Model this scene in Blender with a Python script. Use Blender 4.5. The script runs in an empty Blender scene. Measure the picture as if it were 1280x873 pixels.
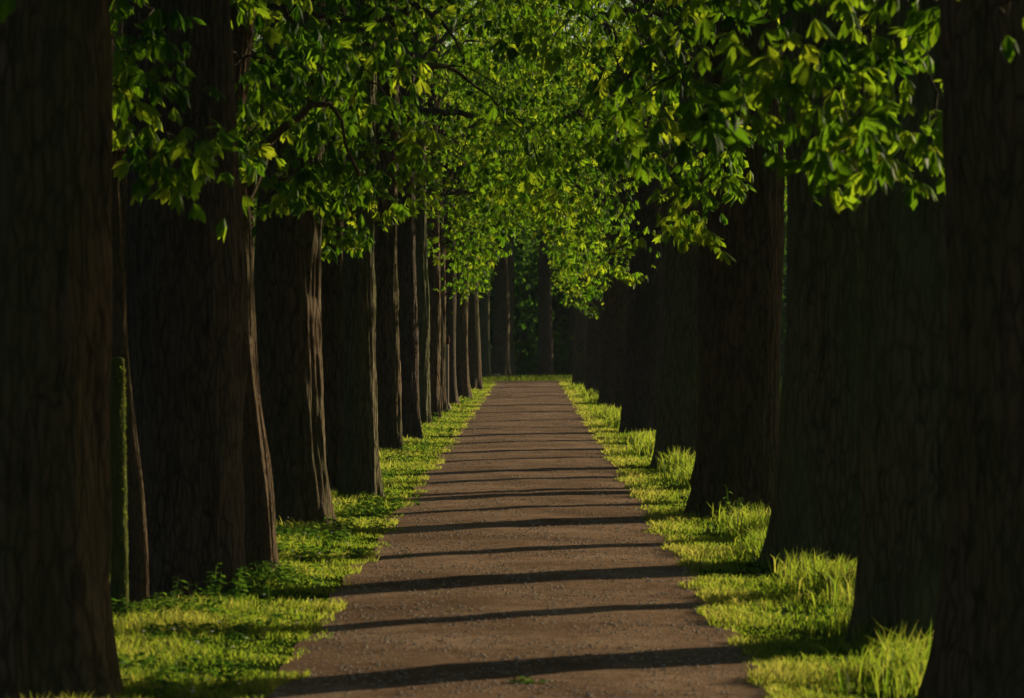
import bpy, math, numpy as np
from math import radians as R_

RS = np.random.RandomState
C = bpy.context.scene
COL = C.collection
FPX, HX, HY, EYE = 4800.0, 661.0, 420.0, 1.8     # photo focal length (px), vanishing point, eye height
SUN_EL, SUN_AZ = 12.0, 49.0                      # compass azimuth from +Y towards +X
KY = FPX / 3022.0          # distances scale with the focal length
PATH_L, PATH_R, PATH_END = -1.27, 1.19, 95.5 * KY

def at(px, py, Y):
    """the point at depth Y that the photograph shows at pixel px, py"""
    return ((px - HX) / FPX * Y, Y, EYE - (py - HY) / FPX * Y)

# ------------------------------------------------------------------ mesh helpers
def mesh_obj(name, verts, faces, mats, parent=None, smooth=False, tone=None, matidx=None):
    """faces: list of (k, n) int arrays, one array per polygon size"""
    verts = np.asarray(verts, dtype=np.float32)
    me = bpy.data.meshes.new(name)
    me.vertices.add(len(verts))
    me.vertices.foreach_set('co', verts.ravel())
    faces = [np.asarray(f, dtype=np.int32) for f in faces if len(f)]
    tot = np.concatenate([np.full(len(f), f.shape[1], dtype=np.int32) for f in faces])
    loops = np.concatenate([f.ravel() for f in faces])
    start = np.concatenate([[0], np.cumsum(tot)[:-1]]).astype(np.int32)
    me.loops.add(len(loops)); me.loops.foreach_set('vertex_index', loops)
    me.polygons.add(len(tot))
    me.polygons.foreach_set('loop_start', start)
    me.polygons.foreach_set('loop_total', tot)
    if smooth:
        me.polygons.foreach_set('use_smooth', np.ones(len(tot), dtype=bool))
    if not isinstance(mats, (list, tuple)): mats = [mats]
    for m in mats: me.materials.append(m)
    if matidx is not None:
        me.polygons.foreach_set('material_index', np.asarray(matidx, dtype=np.int32))
    if tone is not None:
        a = me.attributes.new('tone', 'FLOAT', 'POINT')
        a.data.foreach_set('value', np.asarray(tone, dtype=np.float32))
    me.update(calc_edges=True)
    me.validate()
    o = bpy.data.objects.new(name, me)
    COL.objects.link(o)
    if parent is not None: o.parent = parent
    return o

def empty(name, loc, label, cat, group=None):
    o = bpy.data.objects.new(name, None)
    o.empty_display_size = .2
    COL.objects.link(o)
    o.location = loc
    o['label'] = label; o['category'] = cat
    if group: o['group'] = group
    return o

def unit(v):
    return v / np.maximum(np.linalg.norm(v, axis=-1, keepdims=True), 1e-9)

def tubes(paths, radii, sides):
    """paths (n, m, 3), radii (n, m): n open tubes, capped by a tip"""
    n, m, _ = paths.shape
    t = unit(np.gradient(paths, axis=1))
    ref = np.where(np.abs(t[:, :1, 2:3]) > .9, [[[1., 0, 0]]], [[[0., 0, 1.]]])
    u = unit(np.cross(t, np.broadcast_to(ref, t.shape))); w = np.cross(t, u)
    a = np.arange(sides) * 2 * np.pi / sides
    v = paths[:, :, None] + radii[:, :, None, None] * (np.cos(a)[:, None] * u[:, :, None] + np.sin(a)[:, None] * w[:, :, None])
    idx = np.arange(n * m * sides).reshape(n, m, sides)
    nx = np.roll(idx, -1, axis=2)
    q = np.stack([idx[:, :-1], nx[:, :-1], nx[:, 1:], idx[:, 1:]], axis=-1).reshape(-1, 4)
    cap = idx[:, -1].reshape(-1, sides)
    return v.reshape(-1, 3), q, cap

# ------------------------------------------------------------------ materials
def new_mat(name):
    m = bpy.data.materials.new(name); m.use_nodes = True
    nt = m.node_tree; nt.nodes.clear()
    out = nt.nodes.new('ShaderNodeOutputMaterial')
    return m, nt, out

def node(nt, kind, **kw):
    n = nt.nodes.new(kind)
    for k, v in kw.items():
        if k in n.inputs: n.inputs[k].default_value = v
        else: setattr(n, k, v)
    return n

def ramp(nt, src, stops):
    r = nt.nodes.new('ShaderNodeValToRGB')
    e = r.color_ramp.elements
    while len(e) < len(stops): e.new(.5)
    for i, (p, c) in enumerate(stops):
        e[i].position = p; e[i].color = (*c, 1)
    nt.links.new(src, r.inputs[0])
    return r

def foliage_mat(name, stops, tstops, trans=.5, rough=.45):
    m, nt, out = new_mat(name)
    a = node(nt, 'ShaderNodeAttribute'); a.attribute_name = 'tone'
    c1 = ramp(nt, a.outputs['Fac'], stops); c2 = ramp(nt, a.outputs['Fac'], tstops)
    p = node(nt, 'ShaderNodeBsdfPrincipled', Roughness=rough)
    p.inputs['Specular IOR Level'].default_value = .03
    t = node(nt, 'ShaderNodeBsdfTranslucent')
    mx = node(nt, 'ShaderNodeMixShader'); mx.inputs[0].default_value = trans
    nt.links.new(c1.outputs[0], p.inputs['Base Color']); nt.links.new(c2.outputs[0], t.inputs[0])
    nt.links.new(p.outputs[0], mx.inputs[1]); nt.links.new(t.outputs[0], mx.inputs[2])
    nt.links.new(mx.outputs[0], out.inputs[0])
    return m

def bark_mat(name, dark, light, moss, moss_amt, vscale=6.5, bump=.9):
    m, nt, out = new_mat(name)
    tc = node(nt, 'ShaderNodeTexCoord')
    oi = node(nt, 'ShaderNodeObjectInfo')
    ad = node(nt, 'ShaderNodeVectorMath', operation='ADD')
    nt.links.new(tc.outputs['Object'], ad.inputs[0]); nt.links.new(oi.outputs['Location'], ad.inputs[1])
    mp = node(nt, 'ShaderNodeMapping'); mp.inputs['Scale'].default_value = (1, 1, .2)
    nt.links.new(ad.outputs[0], mp.inputs[0])
    wob = node(nt, 'ShaderNodeTexNoise', Scale=4.0, Detail=3.0)
    nt.links.new(ad.outputs[0], wob.inputs['Vector'])
    wm = node(nt, 'ShaderNodeVectorMath', operation='MULTIPLY_ADD')
    wm.inputs[1].default_value = (.06, .06, .06)
    nt.links.new(wob.outputs['Color'], wm.inputs[0]); nt.links.new(mp.outputs[0], wm.inputs[2])
    vo = node(nt, 'ShaderNodeTexVoronoi', Scale=vscale * 3.2); vo.feature = 'DISTANCE_TO_EDGE'
    nt.links.new(wm.outputs[0], vo.inputs['Vector'])
    cr = ramp(nt, vo.outputs['Distance'], [(0, (0, 0, 0)), (.28, (1, 1, 1))])
    no = node(nt, 'ShaderNodeTexNoise', Scale=vscale * 2.4, Detail=6.0, Roughness=.65)
    nt.links.new(wm.outputs[0], no.inputs['Vector'])
    fine = node(nt, 'ShaderNodeTexNoise', Scale=70.0, Detail=4.0, Roughness=.7)
    nt.links.new(ad.outputs[0], fine.inputs['Vector'])
    h = node(nt, 'ShaderNodeMath', operation='MULTIPLY_ADD'); h.inputs[1].default_value = .36
    nt.links.new(cr.outputs[0], h.inputs[0]); nt.links.new(no.outputs['Fac'], h.inputs[2])
    h2 = node(nt, 'ShaderNodeMath', operation='MULTIPLY_ADD'); h2.inputs[1].default_value = .3
    nt.links.new(fine.outputs['Fac'], h2.inputs[0]); nt.links.new(h.outputs[0], h2.inputs[2])
    col = ramp(nt, h2.outputs[0], [(.42, dark), (.94, light)])
    # moss and algae in patches
    mn = node(nt, 'ShaderNodeTexNoise', Scale=1.7, Detail=5.0, Roughness=.6)
    mp2 = node(nt, 'ShaderNodeMapping'); mp2.inputs['Scale'].default_value = (1.2, 1.2, .4)
    nt.links.new(ad.outputs[0], mp2.inputs[0]); nt.links.new(mp2.outputs[0], mn.inputs['Vector'])
    mr = ramp(nt, mn.outputs['Fac'], [(.5 - .2 * moss_amt, (0, 0, 0)), (.68, (moss_amt,) * 3)])
    mix = node(nt, 'ShaderNodeMix', data_type='RGBA')
    mix.inputs[7].default_value = (*moss, 1)
    nt.links.new(mr.outputs[0], mix.inputs[0]); nt.links.new(col.outputs[0], mix.inputs[6])
    p = node(nt, 'ShaderNodeBsdfPrincipled', Roughness=.92)
    p.inputs['Specular IOR Level'].default_value = .04
    nt.links.new(mix.outputs[2], p.inputs['Base Color'])
    b = node(nt, 'ShaderNodeBump', Strength=bump, Distance=.045)
    nt.links.new(h2.outputs[0], b.inputs['Height']); nt.links.new(b.outputs[0], p.inputs['Normal'])
    nt.links.new(p.outputs[0], out.inputs[0])
    return m

LEAF = foliage_mat('chestnut_leaf',
    [(0, (.018, .060, .010)), (.5, (.035, .10, .014)), (1, (.075, .15, .020))],
    [(0, (.06, .17, .006)), (.5, (.18, .35, .010)), (1, (.42, .52, .02))], .55, .5)
WOODLEAF = foliage_mat('woodland_leaf',
    [(0, (.016, .055, .010)), (.5, (.032, .095, .014)), (1, (.06, .13, .018))],
    [(0, (.05, .15, .010)), (.5, (.10, .24, .014)), (1, (.20, .34, .02))], .45, .6)
GRASS = foliage_mat('verge_grass',
    [(0, (.032, .070, .014)), (.55, (.075, .122, .024)), (1, (.16, .165, .055))],
    [(0, (.12, .26, .012)), (.55, (.33, .43, .03)), (1, (.55, .52, .09))], .55, .6)
WEED = foliage_mat('weed_leaf',
    [(0, (.022, .070, .014)), (.6, (.045, .115, .022)), (1, (.09, .15, .04))],
    [(0, (.07, .20, .015)), (.6, (.16, .32, .025)), (1, (.30, .42, .06))], .45, .45)
BARK = bark_mat('chestnut_bark', (.018, .013, .008), (.125, .086, .052), (.042, .056, .020), .6)
BARK_GREY = bark_mat('grey_bark', (.020, .016, .013), (.100, .075, .055), (.036, .046, .022), .3, 7.5)
BARK_MOSSY = bark_mat('algae_green_bark', (.020, .019, .010), (.130, .108, .062), (.078, .112, .038), .7)
BARK_YOUNG = bark_mat('young_bark', (.035, .023, .013), (.12, .082, .05), (.045, .06, .02), .4, 16, .6)

TWIG = bark_mat('twig_bark', (.012, .009, .006), (.05, .04, .025), (.04, .06, .02), .2, 16, .3)

def plain_mat(name, lo, hi, scale=40, rough=.8, bump=.3, stretch=(1, 1, 1)):
    m, nt, out = new_mat(name)
    tc = node(nt, 'ShaderNodeTexCoord'); mp = node(nt, 'ShaderNodeMapping'); mp.inputs['Scale'].default_value = stretch
    nt.links.new(tc.outputs['Object'], mp.inputs[0])
    no = node(nt, 'ShaderNodeTexNoise', Scale=scale, Detail=6.0, Roughness=.65)
    nt.links.new(mp.outputs[0], no.inputs['Vector'])
    c = ramp(nt, no.outputs['Fac'], [(.3, lo), (.7, hi)])
    p = node(nt, 'ShaderNodeBsdfPrincipled', Roughness=rough)
    p.inputs['Specular IOR Level'].default_value = 0
    nt.links.new(c.outputs[0], p.inputs['Base Color'])
    b = node(nt, 'ShaderNodeBump', Strength=bump, Distance=.01)
    nt.links.new(no.outputs['Fac'], b.inputs['Height']); nt.links.new(b.outputs[0], p.inputs['Normal'])
    nt.links.new(p.outputs[0], out.inputs[0])
    return m

def path_mat():
    m, nt, out = new_mat('packed_earth')
    tc = node(nt, 'ShaderNodeTexCoord')
    big = node(nt, 'ShaderNodeTexNoise', Scale=.7, Detail=6.0, Roughness=.65)
    mid = node(nt, 'ShaderNodeTexNoise', Scale=6.5, Detail=8.0, Roughness=.78)
    fin = node(nt, 'ShaderNodeTexNoise', Scale=60.0, Detail=5.0, Roughness=.8)
    vor = node(nt, 'ShaderNodeTexVoronoi', Scale=38.0)
    for n in (big, mid, fin, vor): nt.links.new(tc.outputs['Object'], n.inputs['Vector'])
    s = node(nt, 'ShaderNodeMath', operation='MULTIPLY_ADD'); s.inputs[1].default_value = .45
    nt.links.new(mid.outputs['Fac'], s.inputs[0]); nt.links.new(fin.outputs['Fac'], s.inputs[2])
    s2 = node(nt, 'ShaderNodeMath', operation='MULTIPLY_ADD'); s2.inputs[1].default_value = .6
    nt.links.new(big.outputs['Fac'], s2.inputs[0]); nt.links.new(s.outputs[0], s2.inputs[2])
    s3 = node(nt, 'ShaderNodeMath', operation='SUBTRACT'); s3.inputs[1].default_value = .525
    nt.links.new(s2.outputs[0], s3.inputs[0])
    c = ramp(nt, s3.outputs[0], [(.26, (.058, .037, .024)), (.5, (.205, .131, .084)), (.72, (.44, .31, .21))])
    # pale stone chips in the surface
    st = ramp(nt, vor.outputs['Distance'], [(.0, (1, 1, 1)), (.16, (0, 0, 0))])
    cs = node(nt, 'ShaderNodeSeparateColor'); nt.links.new(vor.outputs['Color'], cs.inputs[0])
    gt = node(nt, 'ShaderNodeMath', operation='GREATER_THAN'); gt.inputs[1].default_value = .8
    nt.links.new(cs.outputs[0], gt.inputs[0])
    mu = node(nt, 'ShaderNodeMath', operation='MULTIPLY')
    nt.links.new(gt.outputs[0], mu.inputs[0]); nt.links.new(st.outputs[0], mu.inputs[1])
    mix = node(nt, 'ShaderNodeMix', data_type='RGBA'); mix.inputs[7].default_value = (.34, .28, .22, 1)
    nt.links.new(mu.outputs[0], mix.inputs[0]); nt.links.new(c.outputs[0], mix.inputs[6])
    p = node(nt, 'ShaderNodeBsdfPrincipled', Roughness=.9)
    p.inputs['Specular IOR Level'].default_value = 0
    nt.links.new(mix.outputs[2], p.inputs['Base Color'])
    h = node(nt, 'ShaderNodeMath', operation='ADD')
    nt.links.new(s.outputs[0], h.inputs[0]); nt.links.new(mu.outputs[0], h.inputs[1])
    b = node(nt, 'ShaderNodeBump', Strength=1.0, Distance=.018)
    nt.links.new(h.outputs[0], b.inputs['Height']); nt.links.new(b.outputs[0], p.inputs['Normal'])
    nt.links.new(p.outputs[0], out.inputs[0])
    return m

EARTH = path_mat()
SOIL = plain_mat('leaf_mould_soil', (.012, .022, .004), (.036, .055, .009), 6, .95, .8)

# ------------------------------------------------------------------ leaves
def palmate(P, A, rng, size, hi, tone0):
    """Palmate leaves at P (n,3) pointing along A (n,3), drooping like fresh horse chestnut. Returns verts, tris, quads, tone"""
    n = len(P)
    up = np.array([0, 0, 1.])
    a = unit(A); nrm = unit(up + .45 * rng.normal(size=(n, 3)) - .0 * a)
    nrm = unit(nrm - (nrm * a).sum(1, keepdims=True) * a)
    b = np.cross(nrm, a)
    K = 6
    th = np.radians(np.linspace(-105, 105, K))[None] + rng.normal(0, .12, (n, K))
    L = size[:, None] * (1 - .32 * np.abs(np.linspace(-1, 1, K))[None] ** 1.5) * rng.uniform(.82, 1.12, (n, K))
    droop0 = rng.uniform(.35, 1.0, (n, 1)) + rng.normal(0, .12, (n, K))
    droop1 = droop0 + rng.uniform(.2, .65, (n, 1))
    flat = np.cos(th)[..., None] * a[:, None] + np.sin(th)[..., None] * b[:, None]
    side = np.cos(th)[..., None] * b[:, None] - np.sin(th)[..., None] * a[:, None]
    d0 = np.cos(droop0)[..., None] * flat - np.sin(droop0)[..., None] * nrm[:, None]
    d1 = np.cos(droop1)[..., None] * flat - np.sin(droop1)[..., None] * nrm[:, None]
    ln = np.cross(side, d0)
    B = np.repeat(P[:, None], K, 1)
    W = L * rng.uniform(.145, .195, (n, K))
    Le, We = L[..., None], W[..., None]
    fold = .35
    tone = np.clip(tone0[:, None] + rng.normal(0, .08, (n, K)), 0, 1)
    m = n * K
    if hi:
        m1 = B + d0 * Le * .42
        m2 = m1 + d1 * Le * .30
        tip = m2 + d1 * Le * .28 - nrm[:, None] * Le * .05
        vs = [B, m1 - side * We * .62 + ln * We * fold, m1, m1 + side * We * .62 + ln * We * fold,
              m2 - side * We + ln * We * fold, m2, m2 + side * We + ln * We * fold, tip]
        V = np.stack(vs, axis=2).reshape(-1, 3)
        i = (np.arange(m) * 8)[:, None]
        tri = np.concatenate([i + [0, 2, 1], i + [0, 3, 2], i + [4, 5, 7], i + [5, 6, 7]])
        quad = np.concatenate([i + [1, 2, 5, 4], i + [2, 3, 6, 5]])
        return V, tri, quad, np.repeat(tone.ravel(), 8)
    mid = B + d0 * Le * .55
    tip = mid + d1 * Le * .45
    V = np.stack([B, mid - side * We * .95 + ln * We * fold, tip, mid + side * We * .95 + ln * We * fold], axis=2).reshape(-1, 3)
    i = (np.arange(m) * 4)[:, None]
    tri = np.concatenate([i + [0, 2, 1], i + [0, 3, 2]])
    return V, tri, np.zeros((0, 4), int), np.repeat(tone.ravel(), 4)

def leaf_mesh(name, P, A, rng, size, himask, tone0, mat, parent, twig=None):
    vs, ts, qs, tn, off = [], [], [], [], 0
    for hi in (True, False):
        k = himask if hi else ~himask
        if not k.any(): continue
        v, t, q, n_ = palmate(P[k], A[k], rng, size[k], hi, tone0[k])
        vs.append(v); ts.append(t + off); qs.append(q + off); tn.append(n_); off += len(v)
    F, mi, mats = [np.concatenate(ts), np.concatenate(qs)], None, mat
    if twig is not None:                         # the fine twigs belong to the crown
        v, q, cp = twig
        mi = np.concatenate([np.zeros(len(F[0]) + len(F[1])), np.ones(len(q) + len(cp))])
        vs.append(v); tn.append(np.full(len(v), .5)); F += [q + off, cp + off]; mats = [mat, TWIG]
    return mesh_obj(name, np.concatenate(vs), F, mats, parent, False, np.concatenate(tn), mi)

# lower edge of the foliage as the photograph shows it, x -> y
ENV = np.array([(-200, -40), (150, -40), (158, 195), (190, 250), (240, 315), (330, 300), (378, 315), (384, 215), (400, 240), (412, 325),
    (440, 320), (470, 290), (500, 300), (520, 360), (545, 330), (560, 380), (600, 400), (618, 330), (640, 300), (680, 300), (694, 330), (705, 395),
    (745, 400), (765, 370), (790, 375), (802, 270), (826, 260), (850, 330), (880, 340), (890, 245), (930, 235), (975, 285),
    (1010, 250), (1060, 300), (1110, 275), (1150, 215), (1166, 200), (1174, -40), (1240, -40), (1248, 80), (1290, 110), (1300, -40), (1500, -40)], float)

def visible_ok(p, rng, rag=26):
    """keep a twig tip (world coordinates) only where the crowns of the photograph leave room for it"""
    Y = np.maximum(p[:, 1], 1.0)
    px = HX + p[:, 0] / Y * FPX
    py = HY - (p[:, 2] - EYE) / Y * FPX
    infr = (px > -60) & (px < 1340) & (py > -45)
    lim = np.interp(px, ENV[:, 0], ENV[:, 1]) - .16 * FPX / Y - np.abs(rng.normal(0, rag, len(p)))
    ok = ~infr | (py < lim)
    near = infr & (p[:, 1] < 20 * KY)
    ok &= ~near
    mid = infr & (p[:, 1] >= 20 * KY) & (p[:, 1] < 34 * KY)
    ok &= ~mid | (rng.uniform(size=len(p)) < np.where((px > 480) & (px < 840), .22, .7))
    return ok

# explicit leafy shoots near the camera: px, py, Y, spread (m), tips
SHOOTS = {
 'L0': [(26, 12, 9.5, .03, 1)],
 'sapling': [(170, 15, 15.6, .07, 3), (176, 65, 15.6, .07, 2), (160, 115, 15.6, .05, 2), (170, 155, 15.6, .04, 2), (188, 95, 15.7, .06, 1)],
 'L2': [(215, 193, 15.2, 0.16, 2), (248, 238, 15, 0.1, 2), (205, 108, 15.4, 0.2, 1), (262, 148, 15, 0.2, 2), (235, 18, 15.5, 0.3, 1)],
 'L2b': [(300, 95, 17.6, 0.3, 6), (330, 35, 17.6, 0.35, 7), (290, 5, 17.6, 0.3, 5), (322, 170, 17.6, 0.25, 5), (280, 145, 17.5, 0.2, 3)],
 'L3': [(345, 243, 20.5, 0.25, 6), (360, 193, 20.5, 0.3, 7), (335, 98, 20.6, 0.4, 7), (395, 128, 20.5, 0.35, 8), (430, 38, 20.8, 0.4, 8), (385, 18, 20.8, 0.4, 8), (455, 118, 21, 0.35, 7), (430, 193, 21.2, 0.25, 5), (480, 18, 21.5, 0.4, 7), (475, 193, 22, 0.25, 5)],
 'L4': [(420, 265, 25.0, .18, 6), (425, 300, 25.0, .12, 4), (450, 240, 25, .25, 6)],
 'R0': [(1272, 25, 9.2, .04, 2)],
 'R2': [(1040, 127, 12.4, 0.16, 3), (1085, 67, 12.6, 0.2, 3), (965, 82, 12.2, 0.18, 3), (915, 147, 12, 0.09, 2), (1125, 142, 12.8, 0.13, 2), (1145, 22, 12.8, 0.16, 3), (1055, 212, 12.6, 0.12, 3), (1000, 12, 12.4, 0.25, 3), (1065, -8, 12.5, 0.2, 3), (1015, 187, 12.4, 0.1, 2), (1125, 77, 12.6, 0.12, 2), (940, 22, 12.3, 0.18, 2), (1150, 157, 13.2, 0.05, 1), (1085, 202, 13, 0.1, 2)],
 'R3': [(900, 10, 16.5, 0.35, 4), (850, 60, 16.8, 0.35, 5), (885, 100, 16.6, 0.3, 3), (940, -10, 17, 0.3, 2), (820, 0, 17, 0.4, 5), (1010, 90, 17, 0.3, 2), (1150, 265, 14.2, 0.05, 1)],
 'R4': [(862, 233, 23, 0.14, 4), (868, 288, 23, 0.1, 3), (840, 188, 23, 0.3, 6), (800, 138, 23, 0.4, 6), (880, 168, 22, 0.3, 6), (770, 68, 23, 0.5, 7), (920, 203, 21.5, 0.15, 2)],
}

# ------------------------------------------------------------------ trees
def sin_noise(th, z, rng, terms, kmax, zfmax):
    out = np.zeros(np.broadcast(th, z).shape)
    for _ in range(terms):
        k = rng.randint(0, kmax + 1); f = rng.uniform(-zfmax, zfmax)
        out += np.sin(k * th + f * z + rng.uniform(0, 6.28)) / math.sqrt(terms)
    return out

def trunk_mesh(rng, R, H, lean, fine, flare=1.0, crook=0.0):
    na, nz = (112, 190) if fine == 2 else ((72, 100) if fine == 1 else (40, 50))
    z = np.concatenate([[-.12], (np.linspace(0, 1, nz) ** 1.5) * H])
    th = np.linspace(0, 2 * np.pi, na, endpoint=False)
    T, Z = np.meshgrid(th, z)
    base = R * (1 - .030 * np.clip(Z, 0, 5) - .13 * np.clip(Z - 5, 0, 5))
    base = np.maximum(base, R * .1)
    lob = sin_noise(T, 0 * Z, rng, 7, 8, 0)
    fl = np.exp(-np.clip(Z, 0, None) / .30) * (.20 + .20 * lob) * flare + np.exp(-np.clip(Z, 0, None) / 1.1) * (.085 + .03 * lob) * flare
    r = base * (1 + np.maximum(fl, -.05))
    r += base * .022 * sin_noise(T, Z, rng, 8, 4, .9)
    r += base * .026 * sin_noise(T, Z, rng, 12, 12, 2.2)
    if fine:
        r += .011 * sin_noise(T, Z, rng, 18, 34, 7) * min(1, R / .25)
    wob = .05 * R / .35
    cx = lean[0] * Z + wob * np.sin(Z * .8 + rng.uniform(0, 6)) * np.clip(Z / 2, 0, 1)
    cy = lean[1] * Z + wob * np.sin(Z * .7 + rng.uniform(0, 6)) * np.clip(Z / 2, 0, 1)
    cx = cx + crook * (np.sin(Z * 1.25 + 1.2) - np.sin(1.2)) + crook * .35 * np.sin(Z * 3.1)
    V = np.stack([cx + r * np.cos(T), cy + r * np.sin(T), Z], -1).reshape(-1, 3)
    idx = np.arange((nz + 1) * na).reshape(nz + 1, na); nx = np.roll(idx, -1, 1)
    Q = np.stack([idx[:-1], nx[:-1], nx[1:], idx[1:]], -1).reshape(-1, 4)
    ctr = lambda zz: np.array([np.interp(zz, z, cx[:, 0]), np.interp(zz, z, cy[:, 0]), zz])
    rad = lambda zz: float(np.interp(zz, z, base[:, 0]))
    return V, Q, idx[-1:], ctr, rad

def make_tree(key, kind, label, X, Y, Rr, bark=None, lean=(0, 0), H=10.5, tips=300, group=None, seed=None,
              low=2.4, outer_low=4.6, reach_in=None, reach_out=3.2, span=4.6, flare=1.0, limbs=6, top=None, lsize=.138, crook=0.0):
    rng = RS(seed if seed is not None else abs(hash_(key)) % 99991)
    bark = bark or BARK
    root = empty(kind, (X, Y, 0), label, 'tree', group)
    fine = 2 if Y < 25 * KY else (1 if Y < 60 * KY else 0)
    V, Q, cap, ctr, rad = trunk_mesh(rng, Rr, H * .82, lean, fine, flare, crook)
    trunk = mesh_obj('trunk', V, [Q, cap], bark, root, True)
    s = -1 if X > 0 else 1                       # towards the path
    top = top or H + 1.5
    reach_in = reach_in if reach_in is not None else abs(X) + .5
    # candidate twig tips, local coordinates
    cand = []
    if tips:
        if Y > 85: tips = int(tips * 1.5)
        n = tips * 6
        u = rng.uniform(-1, 1, n)
        x = np.where(u > 0, u * reach_in, u * reach_out)
        y = rng.uniform(-span, span, n)
        frac = np.abs(u) ** 2 * .75 + (y / span) ** 2 * .45
        zlow = np.where(u > 0, low + .9 * u, low + (outer_low - low) * np.clip(-u * 1.6, 0, 1))
        ztop = top - 3.2 * frac
        z = zlow + (ztop - zlow) * rng.uniform(0, 1, n) ** 1.15
        keep = frac < 1.05
        # clumps and gaps
        cl = (np.sin(2.1 * x + rng.uniform(0, 6)) + np.sin(1.9 * y + rng.uniform(0, 6)) + np.sin(2.4 * z + rng.uniform(0, 6))
              + np.sin(1.3 * (x + y + z) + rng.uniform(0, 6)))
        keep &= rng.uniform(size=n) < 1 / (1 + np.exp(-1.6 * cl))
        p = np.stack([s * x, y, z], 1)[keep]
        p = p[visible_ok(p + [X, Y, 0], rng)][:tips]
        cand.append(p)
    nexp, hub = 0, []
    for px, py, yy, sp, k in SHOOTS.get(key, ()):
        c = np.array(at(px, py, yy * KY)) - [X, Y, 0]
        cand.append(c + rng.normal(0, 1, (k, 3)) * [sp, sp * 1.7, sp * .8]); nexp += k
        hub += [None] + [c + [0, 0, .12]] * (k - 1)
    if not cand: return root
    tip = np.concatenate(cand)
    # limbs: curves from the trunk to spread targets in the crown
    limb_pts = [np.array([ctr(zz) for zz in np.linspace(3.6 if H > 6 else H * .45, H * .8, 14)])]
    for k in range(limbs):
        z0 = rng.uniform(.40, .72) * H
        az = (0 if s > 0 else np.pi) + (k - (limbs - 1) / 2) * 6.28 / limbs + rng.uniform(-.4, .4)
        ln = (reach_in if np.cos(az) * s > 0 else reach_out) * rng.uniform(.65, .95)
        t = np.linspace(0, 1, 12)
        out = np.array([np.cos(az), np.sin(az), 0])
        rise = rng.uniform(.2, 1.8)
        c0 = ctr(z0)
        pth = c0 + out * (ln * t)[:, None] + np.array([0, 0, 1]) * (rise * np.sin(t * 2.2) - .5 * t ** 3)[:, None]
        pth[1:] += np.cumsum(rng.normal(0, .03, (11, 3)), 0)
        rr = np.maximum(rad(z0) * .42 * (1 - t) ** .8, .012)
        v, q, cp = tubes(pth[None], rr[None], 9)
        mesh_obj('limb', v, [q, cp], bark, trunk, True)
        limb_pts.append(pth[3:])
    limb_pts = np.concatenate(limb_pts)
    # twigs from the nearest limb point to every tip
    d = np.linalg.norm(tip[:, None] - limb_pts[None] + np.array([0, 0, .5]), axis=2)
    src = limb_pts[np.argmin(d, 1)]
    for i, h in enumerate(hub):                  # a shoot branches once, near its leaves
        if h is not None: src[len(tip) - nexp + i] = h
        else: tip[len(tip) - nexp + i] += [0, 0, .0]
    dd = np.linalg.norm(tip - src, axis=1)
    wy = (tip + [X, Y, 0])
    vis = (EYE + .15 / KY * wy[:, 1] > wy[:, 2] - .3) & (wy[:, 1] < 70 * KY)
    vis0 = vis
    if Y > 30: vis = vis & (rng.uniform(size=len(vis)) < (.6 if Y < 60 else .35))
    twig = None
    vis = vis & (dd < 1.9)
    if vis.any():
        t = np.linspace(0, 1, 7)[None, :, None]
        S, E = src[vis][:, None], tip[vis][:, None]
        pth = S + (E - S) * t
        pth[..., 2] += (np.sin(t[..., 0] * np.pi) * .12 * dd[vis][:, None])
        pth[:, 1:-1] += rng.normal(0, .02, (len(pth), 5, 3))
        rr = np.linspace(1, .35, 7)[None] * np.clip(.006 + .004 * dd[vis], .006, .016)[:, None]
        if len(pth) < 6:                          # few enough to be shoots of their own
            for k in range(len(pth)):
                v, q, cp = tubes(pth[k:k + 1], rr[k:k + 1], 5)
                mesh_obj('twig', v, [q, cp], TWIG, root, True)
        else:
            v, q, cp = tubes(pth, rr, 4 if Y < 40 * KY else 3)
            twig = (v, q, cp)
    # leaves round the tips
    per = rng.randint(6, 13, len(tip))
    if key in ('L0', 'R0') and nexp: per[-nexp:] = 2
    ti = np.repeat(np.arange(len(tip)), per)
    n = len(ti)
    off = rng.normal(0, 1, (n, 3)) * [.15, .15, .10]
    if nexp:
        e = ti >= len(tip) - nexp
        off[e] *= .75
    P = tip[ti] + off
    A = unit(off * [1, 1, .4] + rng.normal(0, .05, (n, 3)) + unit(tip - src)[ti] * [.06, .06, 0])
    A[:, 2] = A[:, 2] * .5 - .15
    size = lsize * rng.uniform(.6, 1.2, n)
    if nexp: size[e] *= 1.12
    tone = np.clip(.5 + .22 * rng.normal(size=len(tip))[ti] + .12 * rng.normal(size=n), 0, 1)
    hi = vis0[ti] & (wy[ti, 1] < 42 * KY)
    leaf_mesh('crown', P, A, rng, size, hi, tone, LEAF, root, twig)
    return root

def hash_(s):
    h = 7
    for c in s: h = (h * 131 + ord(c)) % 1000003
    return h

# left row: inner face x (px of the right edge at the base), base y -> position
def row_pos(px, py, rad, side):
    d = py - HY; Y = EYE * FPX / d
    return (px - HX) / d * EYE + side * rad, Y

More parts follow.
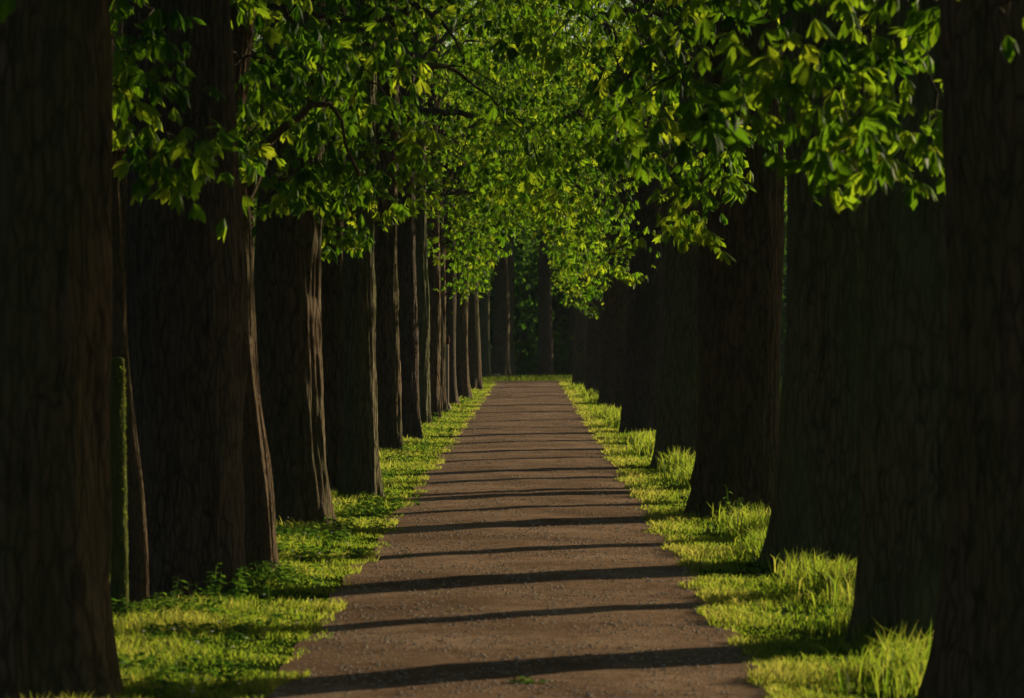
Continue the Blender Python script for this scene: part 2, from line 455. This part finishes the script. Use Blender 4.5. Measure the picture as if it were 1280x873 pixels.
GL, GR = 'chestnut trees in the row left of the path', 'chestnut trees in the row right of the path'
LEFT = [  # key, kind, px, py, radius, bark, lean, label, extra
 ('L1', 'chestnut_tree', 132, 880, .43, BARK, (-.004, 0), 'massive dark chestnut trunk at the left edge of the picture, nearest to the viewer', dict(low=4.2)),
 ('L2', 'chestnut_tree', 298, 748, .42, BARK_GREY, (.004, 0), 'thick grey trunk directly behind the thin sapling and the mossy stake', dict(low=4.4, flare=.55)),
 ('L3', 'chestnut_tree', 409, 660, .325, BARK, (-.008, 0), 'broad dark trunk with furrowed sunlit edge, just beyond the tapering young tree', dict(low=3.3)),
 ('L4', 'chestnut_tree', 441, 617, .27, BARK, (0, 0), 'darker hind trunk of the two standing tight together beyond the broad furrowed one', {}),
 ('L5', 'chestnut_tree', 471, 624, .18, BARK_MOSSY, (.002, 0), 'greenish front trunk of the two standing tight together beyond the broad furrowed one', dict(tips=150)),
 ('L6', 'chestnut_tree', 501, 566, .24, BARK, (0, 0), 'straight trunk with orange lit edge, first beyond the tight pair on the left', {}),
 ('L7', 'chestnut_tree', 523, 550, .22, BARK_GREY, (0, 0), 'dark trunk with weedy foot, second beyond the tight pair on the left', {}),
 ('L8', 'chestnut_tree', 536, 534, .19, BARK_MOSSY, (0, 0), 'slim trunk between the weedy-footed one and the leaning dark-footed one', dict(tips=150)),
 ('L9', 'chestnut_tree', 548, 525, .21, BARK, (.012, 0), 'leaning trunk with black flared foot, nearest one in front of the thin pale post', {}),
 ('L10', 'chestnut_tree', 556, 517, .20, BARK, (0, 0), 'trunk with bright vertical ridges right beside the thin pale post', dict(tips=150)),
 ('L11', 'chestnut_tree', 570, 507, .24, BARK_GREY, (0, 0), 'first trunk beyond the thin pale post, sunlit strip on its right edge', {}),
 ('L12', 'chestnut_tree', 586, 499, .28, BARK, (0, 0), 'second trunk beyond the thin pale post, foot in a bright grass strip', {}),
 ('L13', 'chestnut_tree', 601, 488, .30, BARK, (0, 0), 'third trunk beyond the thin pale post, ribbed and rust brown', {}),
 ('L14', 'chestnut_tree', 613, 474.5, .20, BARK_MOSSY, (0, 0), 'greyish green slim trunk, last of the left row at the end of the path', dict(tips=150)),
]
for key, kind, px, py, rad, bark, lean, label, ex in LEFT:
    x, y = row_pos(px, py, rad, -1)
    make_tree(key, kind, label, x, y, rad, bark, lean, group=GL, **ex)

RIGHT = [
 ('R1', 'chestnut_tree', 1174, 886, .46, BARK, (0, 0), 'blackest big trunk at the right edge of the picture, nearest to the viewer', dict(low=4.2, flare=.45)),
 ('R2', 'chestnut_tree', 1083, 802, .37, BARK_MOSSY, (.002, 0), 'trunk rising behind tall pale grass blades, second from the right edge', dict(low=4.4)),
 ('R3', 'chestnut_tree', 972, 705, .40, BARK_MOSSY, (-.002, 0), 'wide trunk with algae green right side, third from the right edge', dict(low=4.2)),
 ('R4', 'chestnut_tree', 874, 646, .40, BARK, (0, 0), 'broad brown black trunk behind the upright weed, fourth from the right edge', dict(low=3.5)),
 ('R4b', 'chestnut_tree', 876, 612, .33, BARK, (0, 0), 'dark trunk half hidden behind the broad brown black one with the upright weed', {}),
 ('R5', 'chestnut_tree', 823, 584, .34, BARK_MOSSY, (0, 0), 'mossy streaked trunk beside a bright clump of tall grass on the right verge', {}),
 ('R5b', 'chestnut_tree', 829, 560, .28, BARK, (0, 0), 'trunk mostly hidden behind the mossy streaked one on the right', {}),
 ('R6', 'chestnut_tree', 780, 541, .36, BARK_GREY, (.004, 0), 'grey brown trunk with sloping foot, midway along the right row', {}),
 ('R7', 'chestnut_tree', 761, 514, .32, BARK, (0, 0), 'dark trunk just beyond the sloping-footed grey brown one', {}),
 ('R7b', 'chestnut_tree', 752, 506, .26, BARK_GREY, (0, 0), 'narrow sliver of trunk third from the far end of the right row', {}),
 ('R8', 'chestnut_tree', 733, 495, .32, BARK_GREY, (0, 0), 'hazy bluish trunk with spreading foot, second from the far end of the right row', {}),
 ('R9', 'chestnut_tree', 716, 484, .32, BARK, (0, 0), 'hazy brown trunk, last of the right row at the end of the path', {}),
]
for key, kind, px, py, rad, bark, lean, label, ex in RIGHT:
    x, y = row_pos(px, py, rad, 1)
    make_tree(key, kind, label, x, y, rad, bark, lean, group=GR, **ex)

# trees beside the viewer, whose twigs hang into the upper corners
make_tree('L0', 'chestnut_tree', 'chestnut beside the viewer whose lone twig hangs in the top left corner', -2.5, 6.6 * KY, .42, low=4.0, group=GL)
make_tree('R0', 'chestnut_tree', 'chestnut beside the viewer whose leaves hang in the top right corner', 2.45, 7.0 * KY, .42, low=4.0, group=GR)

# unseen trees added behind the viewer to cut sky light on the trunks
for k, y in enumerate((3, -6, -15)):
    for sx in (-1, 1):
        make_tree('B%d%d' % (k, sx), 'chestnut_tree', 'unseen chestnut added behind the viewer to deepen the shade', sx * 2.7, y + sx, .42, low=4.0, limbs=4, tips=300, group='unseen trees added behind the viewer')

# young growth on the left
x, y = row_pos(334, 722, .125, -1)
make_tree('L2b', 'young_tree', 'slender young tree tapering upward at the right side of the thick grey trunk', x, y, .125, BARK_YOUNG, (-.008, 0), H=6.5, tips=0,
          flare=1.9, crook=.05, limbs=3, reach_in=.9, reach_out=.9)
make_tree('sapling', 'sapling', 'thin dark brown sapling, slightly bowed, between the mossy stake and thick grey trunk', (175 - HX) / FPX * 15.9 * KY, 15.9 * KY, .050, BARK_YOUNG,
          (-.042, 0), H=5.2, tips=0, flare=.6, crook=.035, limbs=3, reach_in=.4, reach_out=.4)

# second rows on both sides, seen as slivers between the trunks
for k, y in enumerate((22.0, 26.1, 29.85, 33.1, 37.3, 41.3, 45.1, 49.4, 53, 56, 61, 65, 70, 74.6, 80, 86, 95, 105, 115, 126, 138, 150)):  # includes trunks added to shade the front row; near crowns thickened for shade
    make_tree('RB%d' % k, 'chestnut_tree', 'shaded trunk of the second row showing dimly between the front right trunks', 6.1 + (.3 * math.sin(k * 2.3) if k > 13 else 0), y, .22 + .03 * math.sin(k * 1.7),
              BARK, H=11.5, tips=360 if k < 9 else 190, low=3.7 if k < 9 else 4.2, outer_low=4.1 if k < 9 else 4.6, reach_in=2.6, reach_out=3.0, group='second row of trees behind the right row', limbs=4)
for k, y in enumerate(np.array((15, 20.5, 26, 31.5, 37, 43, 49, 55, 62, 69, 77, 85, 93)) * KY):
    make_tree('LB%d' % k, 'chestnut_tree', 'shaded trunk of the second row showing dimly between the front left trunks', -5.6 + .3 * math.sin(k * 2.9), y, .36 + .04 * math.sin(k * 1.7),
              BARK, H=11.5, tips=200, low=2.6, outer_low=3.2, reach_in=2.8, reach_out=3.0, group='second row of trees behind the left row', limbs=4)

# trees at the end of the path
def far(key, label, px, py, rad, bark, **ex):
    d = py - HY; Y = EYE * FPX / d
    make_tree(key, 'chestnut_tree', label, (px - HX) / d * EYE, Y, rad, bark, group='trees closing the end of the path', H=15, low=3.6, outer_low=3.6, reach_in=4, reach_out=4,
              span=4.5, top=19, tips=420, **ex)
far('F1', 'dark trunk left of centre at the end of the path, pale plank at its foot', 626, 473, .36, BARK)
far('F2', 'slimmer lit trunk pressed to the right of the dark one above the pale plank', 638, 472.4, .17, BARK_MOSSY, flare=2)
far('F3', 'tall straight trunk standing alone at the end of the path', 682, 472, .33, BARK)
far('F4', 'dim trunk at the end of the path, right beside the right row', 719, 470, .28, BARK)

# ------------------------------------------------------------------ woodland beyond
rng = RS(5)
def wood_mass(name, n, fx, size):
    P = fx(n)
    P = P[np.lexsort((P[:, 2],))]
    A = unit(rng.normal(size=(len(P), 3)) * [1, 1, .3])
    cl = np.sin(P[:, 0] * .9) + np.sin(P[:, 2] * 1.1 + 1) + np.sin(P[:, 1] * .8 + P[:, 0] * .5)
    tone = np.clip(.45 + .15 * cl + rng.normal(0, .12, len(P)), 0, 1)
    o = leaf_mesh(name, P, A, rng, size * rng.uniform(.6, 1.2, len(P)), np.zeros(len(P), bool), tone, WOODLEAF, None)
    o['label'] = 'dark green woodland foliage closing off the far end'; o['category'] = 'woodland'; o['kind'] = 'stuff'
    return o
def end_wood(n):
    u = rng.uniform(0, 1, n)
    x = rng.uniform(-24, 30, n); y = 107 * KY + 16 * u ** 1.3 + 1.2 * np.sin(x * 1.1)
    z = .1 + 21 * rng.uniform(0, 1, n) ** 1.15
    k = np.sin(x * 1.7 + 2) + np.sin(z * 1.5) + np.sin(y * 1.3 + x) + rng.normal(0, .8, n) > -.9
    return np.stack([x, y, z], 1)[k]
wood_mass('woodland', 52000, end_wood, .40)
def back_wood(n):
    x = rng.uniform(-40, 46, n); y = 107 * KY + 14 + 10 * rng.uniform(0, 1, n); z = 6 * rng.uniform(0, 1, n) ** 1.1
    return np.stack([x, y, z], 1)
o = wood_mass('woodland', 14000, back_wood, 1.4); o['label'] = 'darkest depth of the woodland behind the end trees'
def far_wood(n):
    x = rng.uniform(-45, 55, n); y = rng.uniform(222, 240, n); z = 19 * rng.uniform(0, 1, n) ** .9
    return np.stack([x, y, z], 1)
o = wood_mass('woodland', 17000, far_wood, 1.5); o['label'] = 'distant wood glimpsed above the undergrowth at the far end'
# hedge-like scrub behind the left rows
def left_wood(n):
    y = rng.uniform(16, 108 * KY, n); x = -10.5 - rng.uniform(0, 4, n) + .8 * np.sin(y * .7); z = 9.5 * rng.uniform(0, 1, n) ** 1.2
    return np.stack([x, y, z], 1)
o = wood_mass('undergrowth', 24000, left_wood, .42); o['label'] = 'dark scrub behind the left rows of trunks'; o['category'] = 'undergrowth'

# ------------------------------------------------------------------ ground
def structure(o):
    o['kind'] = 'structure'; return o
v = np.array([(-400, -150, 0), (400, -150, 0), (400, 600, 0), (-400, 600, 0)], float)
g = structure(mesh_obj('ground', v, [[(0, 1, 2, 3)]], SOIL)); g['label'] = 'dark earthy ground under the trees'; g['category'] = 'ground'

def wig(y, ph, amp=.03):
    return amp * (np.sin(y * .6 + ph) + .7 * np.sin(y * 1.6 + 2 * ph) + .5 * np.sin(y * 4.1 + 3 * ph))
ys = np.linspace(-4, PATH_END, 900)
def eL(y): return PATH_L + wig(y, .4) - .25 * np.clip((y - 90 * KY) / 9, 0, 1) ** 2
def eR(y): return PATH_R + wig(y, 1.9) + 1.2 * np.clip((y - 90 * KY) / 9, 0, 1) ** 2
nx = 13
u = np.linspace(0, 1, nx)
XX = (eL(ys) - .08)[:, None] * (1 - u) + (eR(ys) + .08)[:, None] * u
YY = np.repeat(ys[:, None], nx, 1)
crown = (.02 + .008 * np.sin(XX * 5 + YY * 1.7) * np.sin(YY * .9 - XX * 3)) * (1 - (2 * u - 1) ** 2)[None]
ZZ = .004 + np.clip(crown, 0, None)
V = np.stack([XX, YY, ZZ], -1).reshape(-1, 3)
idx = np.arange(len(ys) * nx).reshape(len(ys), nx)
Q = np.stack([idx[:-1, :-1], idx[:-1, 1:], idx[1:, 1:], idx[1:, :-1]], -1).reshape(-1, 4)
o = structure(mesh_obj('path', V, [Q], EARTH, None, True)); o['label'] = 'straight brown earth path between the tree rows'; o['category'] = 'path'

# ------------------------------------------------------------------ grass
def blades(P, h, w, bend, rng, tone):
    n = len(P)
    az = rng.uniform(0, 2 * np.pi, n)
    d = np.stack([np.cos(az), np.sin(az), 0 * az], 1)
    fz = rng.uniform(0, 2 * np.pi, n)
    s = np.stack([np.cos(fz), np.sin(fz), 0 * az], 1)
    up = np.array([0, 0, 1.])
    h_, w_, b_ = h[:, None], w[:, None], bend[:, None]
    m1 = P + up * h_ * .5 + d * h_ * b_ * .25
    tip = P + up * h_ * (1 - .45 * b_) + d * h_ * b_
    V = np.stack([P - s * w_ * .5, P + s * w_ * .5, m1 + s * w_ * .45, m1 - s * w_ * .45, tip], 1).reshape(-1, 3)
    i = (np.arange(n) * 5)[:, None]
    return V, i + [3, 2, 4], i + [0, 1, 2, 3], np.repeat(tone, 5)

def ysample(n, y0, y1, rng, p=1.35):
    u = rng.uniform(0, 1, n); q = 1 - p
    return (y0 ** q + u * (y1 ** q - y0 ** q)) ** (1 / q)

def patch(x, y, ph):
    return np.sin(x * 5.1 + ph) + np.sin(y * 3.3 + ph * 2) + np.sin((x + y) * 7.7 + ph) * .7 + np.sin(x * 2 - y * 1.1 + ph)

def verge(name, n, side, rng, label):
    y = ysample(n, 10.6 * KY, 104 * KY, rng)
    t = rng.uniform(0, 1, n) ** 1.25
    inner = (eR(np.minimum(y, 90 * KY)) if side > 0 else eL(np.minimum(y, 90 * KY)))
    x = inner + side * (-.01 + 1.78 * t + .08 * np.sin(y * 3.7 + side) * np.sin(y * 1.3) * (t < .3))
    pt = patch(x, y, 1.0 + side)
    keep = rng.uniform(size=n) < 1 / (1 + np.exp(-(pt * 1.2 + 1.5 + 4 * (t - .11) / .16 * (t < .22))))
    x, y, t, pt = x[keep], y[keep], t[keep], pt[keep]
    n = len(x)
    sc = (y / (12 * KY)) ** .62
    h = (.035 + .05 * np.clip(t * 1.6, 0, 1) + .018 * pt) * rng.uniform(.6, 1.5, n)
    h = np.clip(h, .018, None)
    w = .0048 * sc * rng.uniform(.7, 1.5, n)
    tone = np.clip(.42 + .15 * pt + .2 * rng.normal(size=n) + .12 * (t < .25), 0, 1)
    V, T, Q, tn = blades(np.stack([x, y, 0 * x], 1), h, w, rng.uniform(.25, 1.1, n), rng, tone)
    o = mesh_obj(name, V, [T, Q], GRASS, None, False, tn)
    o['kind'] = 'stuff'; o['label'] = label; o['category'] = 'grass'
verge('grass', 150000, -1, RS(11), 'short sunlit grass on the left verge of the path')
verge('grass', 140000, 1, RS(12), 'short sunlit grass on the right verge of the path')
# grass strip across the end of the path
rng = RS(13)
n = 9000
P = np.stack([rng.uniform(-4, 4, n), rng.uniform(PATH_END - .3, 105 * KY, n), np.zeros(n)], 1)
V, T, Q, tn = blades(P, rng.uniform(.04, .26, n) , rng.uniform(.01, .03, n), rng.uniform(.3, 1, n), rng, np.clip(rng.normal(.45, .2, n), 0, 1))
o = mesh_obj('grass', V, [T, Q], GRASS, None, False, tn); o['kind'] = 'stuff'; o['label'] = 'grass strip across the far end of the path'; o['category'] = 'grass'

# tall tufts by the right trunks
rng = RS(14)
TUFTS = [(1150, 850, .30, 260, .22), (1115, 790, .36, 420, .20), (1040, 745, .30, 380, .22), (1075, 800, .22, 200, .2), (985, 700, .22, 260, .25), (945, 672, .30, 420, .20), (960, 690, .25, 240, .2),
         (905, 640, .34, 420, .2), (880, 610, .25, 300, .25), (850, 590, .36, 380, .22), (862, 602, .30, 260, .22), (815, 568, .30, 300, .25), (800, 555, .28, 260, .22), (775, 535, .38, 300, .22),
         (763, 523, .34, 260, .25), (745, 505, .3, 240, .3), (735, 497, .3, 160, .3), (720, 488, .3, 160, .3),
         (1135, 868, .22, 160, .25), (1190, 880, .18, 120, .2), (1255, 885, .16, 90, .12), (930, 655, .26, 200, .25), (1010, 722, .24, 220, .22)]
Ps, hs, ws = [], [], []
for px, py, h, k, sp in TUFTS:
    d = py - HY; yc = EYE * FPX / d; xc = (px - HX) / d * EYE
    Ps.append(np.stack([xc + rng.normal(0, sp * .55, k), yc + rng.normal(0, sp * 2.2, k), np.zeros(k)], 1))
    hs.append(h * rng.uniform(.45, 1.12, k)); ws.append(.0062 * (yc / (12 * KY)) ** .6 * rng.uniform(.7, 1.6, k))
P = np.concatenate(Ps); n = len(P)
V, T, Q, tn = blades(P, np.concatenate(hs), np.concatenate(ws), rng.uniform(.1, .75, n), rng, np.clip(rng.normal(.5, .2, n), 0, 1))
o = mesh_obj('tall_grass', V, [T, Q], GRASS, None, False, tn); o['kind'] = 'stuff'; o['label'] = 'tall grass tufts at the feet of the right trunks'; o['category'] = 'grass'

# leafy weeds
def weeds(name, spots, label, rng):
    vs, ts, qs, tn, off = [], [], [], [], 0
    for px, py, h, k, sp in spots:
        d = py - HY; yc = EYE * FPX / d; xc = (px - HX) / d * EYE
        b = np.stack([xc + rng.normal(0, sp, k), yc + rng.normal(0, sp * 1.8, k), np.zeros(k)], 1)
        for p in b:
            hh = h * rng.uniform(.5, 1.1)
            m = rng.randint(7, 14)
            z = np.linspace(.12, 1, m) * hh
            az = rng.uniform(0, 6.28) + np.arange(m) * 2.4
            r = .018 + .05 * rng.uniform(.4, 1, m) * (1 - .45 * z / hh)
            lean = rng.normal(0, .15, 2)
            c = np.stack([p[0] + lean[0] * z, p[1] + lean[1] * z, z], 1)
            out = np.stack([np.cos(az), np.sin(az), rng.uniform(-.3, .5, m)], 1)
            side = np.stack([-np.sin(az), np.cos(az), 0 * az], 1)
            ln = (r * 1.5)[:, None]; w = (r * .55)[:, None]
            q0 = c + out * ln * .1
            mid = c + out * ln * .55; tip = c + out * ln + np.array([0, 0, -.3]) * ln
            V = np.stack([q0, mid + side * w, tip, mid - side * w], 1).reshape(-1, 3)
            i = (np.arange(m) * 4)[:, None] + off
            vs.append(V); ts.append(np.concatenate([i + [0, 1, 2], i + [0, 2, 3]]))
            tn.append(np.full(len(V), np.clip(rng.normal(.5, .22), 0, 1))); off += len(V)
            st = np.array([[p[0] - .002, p[1], 0], [p[0] + .002, p[1], 0], c[-1] + [.001, 0, 0], c[-1] - [.001, 0, 0]])
            vs.append(st); qs.append(np.arange(4)[None] + off); tn.append(np.full(4, .4)); off += 4
    o = mesh_obj(name, np.concatenate(vs), [np.concatenate(ts), np.concatenate(qs)], WEED, None, False, np.concatenate(tn))
    o['kind'] = 'stuff'; o['label'] = label; o['category'] = 'weeds'
weeds('weeds', [(200, 775, .16, 16, .10), (240, 775, .15, 14, .10), (275, 755, .26, 22, .12), (305, 748, .24, 18, .10), (330, 735, .18, 16, .12), (165, 775, .16, 10, .08), (355, 730, .16, 14, .12),
                (350, 680, .16, 18, .14), (385, 676, .15, 18, .14), (420, 665, .15, 18, .16), (345, 700, .16, 16, .16), (440, 645, .13, 18, .2), (480, 635, .16, 14, .14), (415, 700, .12, 12, .2),
                (490, 580, .18, 16, .2), (515, 566, .2, 16, .2), (475, 600, .15, 16, .2), (535, 545, .22, 14, .2), (545, 530, .22, 14, .2), (560, 520, .2, 12, .2), (580, 505, .2, 12, .25),
                (655, 858, .035, 5, .03), (170, 840, .10, 12, .14), (200, 810, .10, 14, .14), (260, 800, .09, 14, .18), (230, 850, .08, 12, .18), (300, 785, .09, 14, .16), (185, 870, .09, 12, .14)],
      'leafy weeds and nettles along the left trunks', RS(15))
weeds('weeds', [(917, 652, .33, 2, .02), (890, 640, .22, 5, .05), (985, 695, .16, 3, .05), (1045, 745, .13, 3, .06), (860, 590, .2, 6, .1), (775, 532, .25, 6, .12)],
      'upright leafy weeds in the grass of the right verge', RS(16))

# daisy-like white blossom flecks, stones and fallen bits
def flecks(name, n, fx, size, mat, label, cat, rng, flat=.25):
    P = fx(n); m = len(P)
    a = np.arange(5) * 2 * np.pi / 5
    s = size * rng.uniform(.5, 1.5, m) * (P[:, 1] / (14 * KY)) ** .35
    ring = np.stack([np.cos(a), np.sin(a), 0 * a], 1)[None] * s[:, None, None] * rng.uniform(.6, 1.3, (m, 5, 1))
    V = np.concatenate([P[:, None] + ring, P[:, None] + np.array([0, 0, 1.]) * (s * flat)[:, None, None]], 1)
    i = (np.arange(m) * 6)[:, None]
    T = np.concatenate([i + [k, (k + 1) % 5, 5] for k in range(5)])
    o = mesh_obj(name, V.reshape(-1, 3), [T], mat)
    o['kind'] = 'stuff'; o['label'] = label; o['category'] = cat
PEB = plain_mat('stone_chip', (.16, .12, .09), (.48, .40, .32), 30, .9, .1)
WHITE = plain_mat('white_petal', (.5, .48, .42), (.78, .76, .70), 30, .7, 0)
DRY = plain_mat('dry_bud_scale', (.16, .13, .03), (.34, .28, .07), 14, .7, 0)
rng = RS(17)
def on_path(n):
    y = ysample(n, 11 * KY, 90 * KY, rng); t = rng.uniform(0, 1, n)
    return np.stack([eL(y) * (1 - t) + eR(y) * t, y, np.full(n, .024) - .018 * (2 * t - 1) ** 2], 1)
def on_left(n):
    y = ysample(n, 11.5 * KY, 70 * KY, rng); return np.stack([eL(y) - rng.uniform(.1, 1.1, n), y, rng.uniform(.05, .13, n)], 1)
flecks('gravel', 15000, on_path, .0095, PEB, 'loose gravel chips scattered on the path', 'gravel', rng, .7)
flecks('bud_scales', 700, on_path, .012, DRY, 'fallen yellowish bud scales on the path', 'litter', rng, .3)
LEAFDRY = plain_mat('dry_leaf', (.10, .055, .022), (.20, .12, .045), 14, .8, .2)
flecks('leaf_litter', 260, on_path, .020, LEAFDRY, 'dry brown leaf scraps lying on the path', 'litter', rng, .25)
flecks('blossoms', 170, on_left, .011, WHITE, 'tiny white blossoms in the left verge', 'flowers', rng, .4)

# ------------------------------------------------------------------ stake, post, plank
MOSS = plain_mat('mossy_wood', (.030, .042, .012), (.085, .090, .030), 22, .95, .6, (1, 1, .25))
PALE = plain_mat('weathered_wood', (.22, .17, .12), (.42, .34, .25), 18, .8, .4, (1, 1, .12))
KNOB = plain_mat('dark_cap_wood', (.05, .03, .02), (.10, .06, .04), 20, .8, .3)
rng = RS(19)
def lathe(name, prof, mat, parent, sides=20, lean=(0, 0), rough=0.0):
    prof = np.array(prof, float)
    a = np.linspace(0, 2 * np.pi, sides, endpoint=False)
    r = prof[:, :1] * (1 + rough * rng.normal(size=(len(prof), sides)))
    V = np.stack([r * np.cos(a) + lean[0] * prof[:, 1:], r * np.sin(a) + lean[1] * prof[:, 1:], np.repeat(prof[:, 1:], sides, 1)], -1).reshape(-1, 3)
    idx = np.arange(len(V)).reshape(len(prof), sides); nx_ = np.roll(idx, -1, 1)
    Q = np.stack([idx[:-1], nx_[:-1], nx_[1:], idx[1:]], -1).reshape(-1, 4)
    return mesh_obj(name, V, [Q, idx[-1:], idx[:1, ::-1]], mat, parent, True)
d = 772 - HY
st = empty('wooden_stake', ((150 - HX) / d * EYE, EYE * FPX / d, 0), 'moss covered green stake standing between the massive left trunk and thin sapling', 'stake')
zz = np.linspace(-.1, 1.62, 40)
lathe('post', [(.056 - .006 * z, z) for z in zz] + [(.045, 1.65), (.02, 1.665)], MOSS, st, 24, (-.012, 0), .05)
n = 500
th = rng.uniform(-1.6, 1.2, n); z = rng.uniform(.1, 1.6, n)
P = np.stack([.052 * np.cos(th) - .012 * z, .052 * np.sin(th), z], 1)
V, T, Q, tn = blades(P, np.full(n, .02), np.full(n, .004), rng.uniform(.5, 1.5, n), rng, rng.uniform(.2, .8, n))
mesh_obj('moss', V, [T, Q], GRASS, st, False, tn)
d = 514 - HY
pp = empty('wooden_post', ((556.5 - HX) / d * EYE + .06, EYE * FPX / d - .4, 0), 'thin pale wooden post with dark cap, standing before the left row of trunks', 'post')
lathe('shaft', [(.035, z) for z in np.linspace(-.05, 1.62, 14)], PALE, pp, 14)
lathe('cap', [(.036, 1.60), (.055, 1.63), (.062, 1.70), (.05, 1.77), (.02, 1.80)], KNOB, pp, 14)
lathe('foot', [(.10, -.02), (.10, .07), (.085, .13), (.05, .17), (.036, .19)], PALE, pp, 14)
# plank at the end of the path
x0, y0, z0 = at(621, 469, 101 * KY)
pk = empty('low_bench', (x0, y0, 0), 'tiny pale plank on two short legs at the foot of the dark end trunk', 'bench')
def box(name, c, s, mat, parent):
    k = np.array([(i, j, l) for i in (-.5, .5) for j in (-.5, .5) for l in (-.5, .5)]) * s + c
    return mesh_obj(name, k, [[(0, 1, 3, 2), (4, 6, 7, 5), (0, 4, 5, 1), (2, 3, 7, 6), (0, 2, 6, 4), (1, 5, 7, 3)]], mat, parent)
box('seat', np.array((0, 0, .19)), np.array((.30, .14, .045)), PALE, pk)
for sx in (-.1, .1): box('leg', np.array((sx, 0, .083)), np.array((.05, .1, .166)), PALE, pk)

# ------------------------------------------------------------------ air
hz, nt, out = new_mat('thin_haze')
pv = node(nt, 'ShaderNodeVolumePrincipled', Density=.00008)
pv.inputs['Color'].default_value = (.75, .88, 1, 1)
nt.links.new(pv.outputs[0], out.inputs['Volume'])
o = box('haze', np.array((0, 225, 13.)), np.array((820, 770, 28.)), hz, None)
o['kind'] = 'stuff'; o['label'] = 'thin bluish haze along the avenue'; o['category'] = 'haze'

# ------------------------------------------------------------------ light, sky, camera
w = bpy.data.worlds.new('World'); C.world = w; w.use_nodes = True
nt = w.node_tree
bg = nt.nodes['Background']
sky = nt.nodes.new('ShaderNodeTexSky'); sky.sky_type = 'NISHITA'; sky.sun_disc = False
sky.sun_elevation = R_(SUN_EL); sky.sun_rotation = R_(SUN_AZ)
nt.links.new(sky.outputs[0], bg.inputs[0]); bg.inputs[1].default_value = .05
L = bpy.data.lights.new('sun', 'SUN'); L.energy = 5.0; L.angle = R_(.65); L.color = (1, .82, .54)
so = bpy.data.objects.new('sun', L); COL.objects.link(so)
so.rotation_euler = (R_(90 - SUN_EL), 0, R_(180 - SUN_AZ))
so.location = (20, 10, 10)

cam = bpy.data.cameras.new('camera'); co = bpy.data.objects.new('camera', cam); COL.objects.link(co)
cam.sensor_width = 36; cam.lens = 36 * FPX / 1280
co.location = (0, 0, EYE)
co.rotation_euler = (R_(90) - math.atan((436.5 - HY) / FPX), 0, math.atan((HX - 640) / FPX))
cam.clip_start = .1; cam.clip_end = 3000
cam.dof.use_dof = True; cam.dof.focus_distance = 60; cam.dof.aperture_fstop = 7.0
C.camera = co

C.render.engine = 'CYCLES'
C.cycles.use_denoising = True
C.cycles.max_bounces = 8; C.cycles.diffuse_bounces = 4; C.cycles.transmission_bounces = 4
C.view_settings.view_transform = 'Standard'; C.view_settings.look = 'None'
C.view_settings.exposure = .65; C.view_settings.gamma = 1
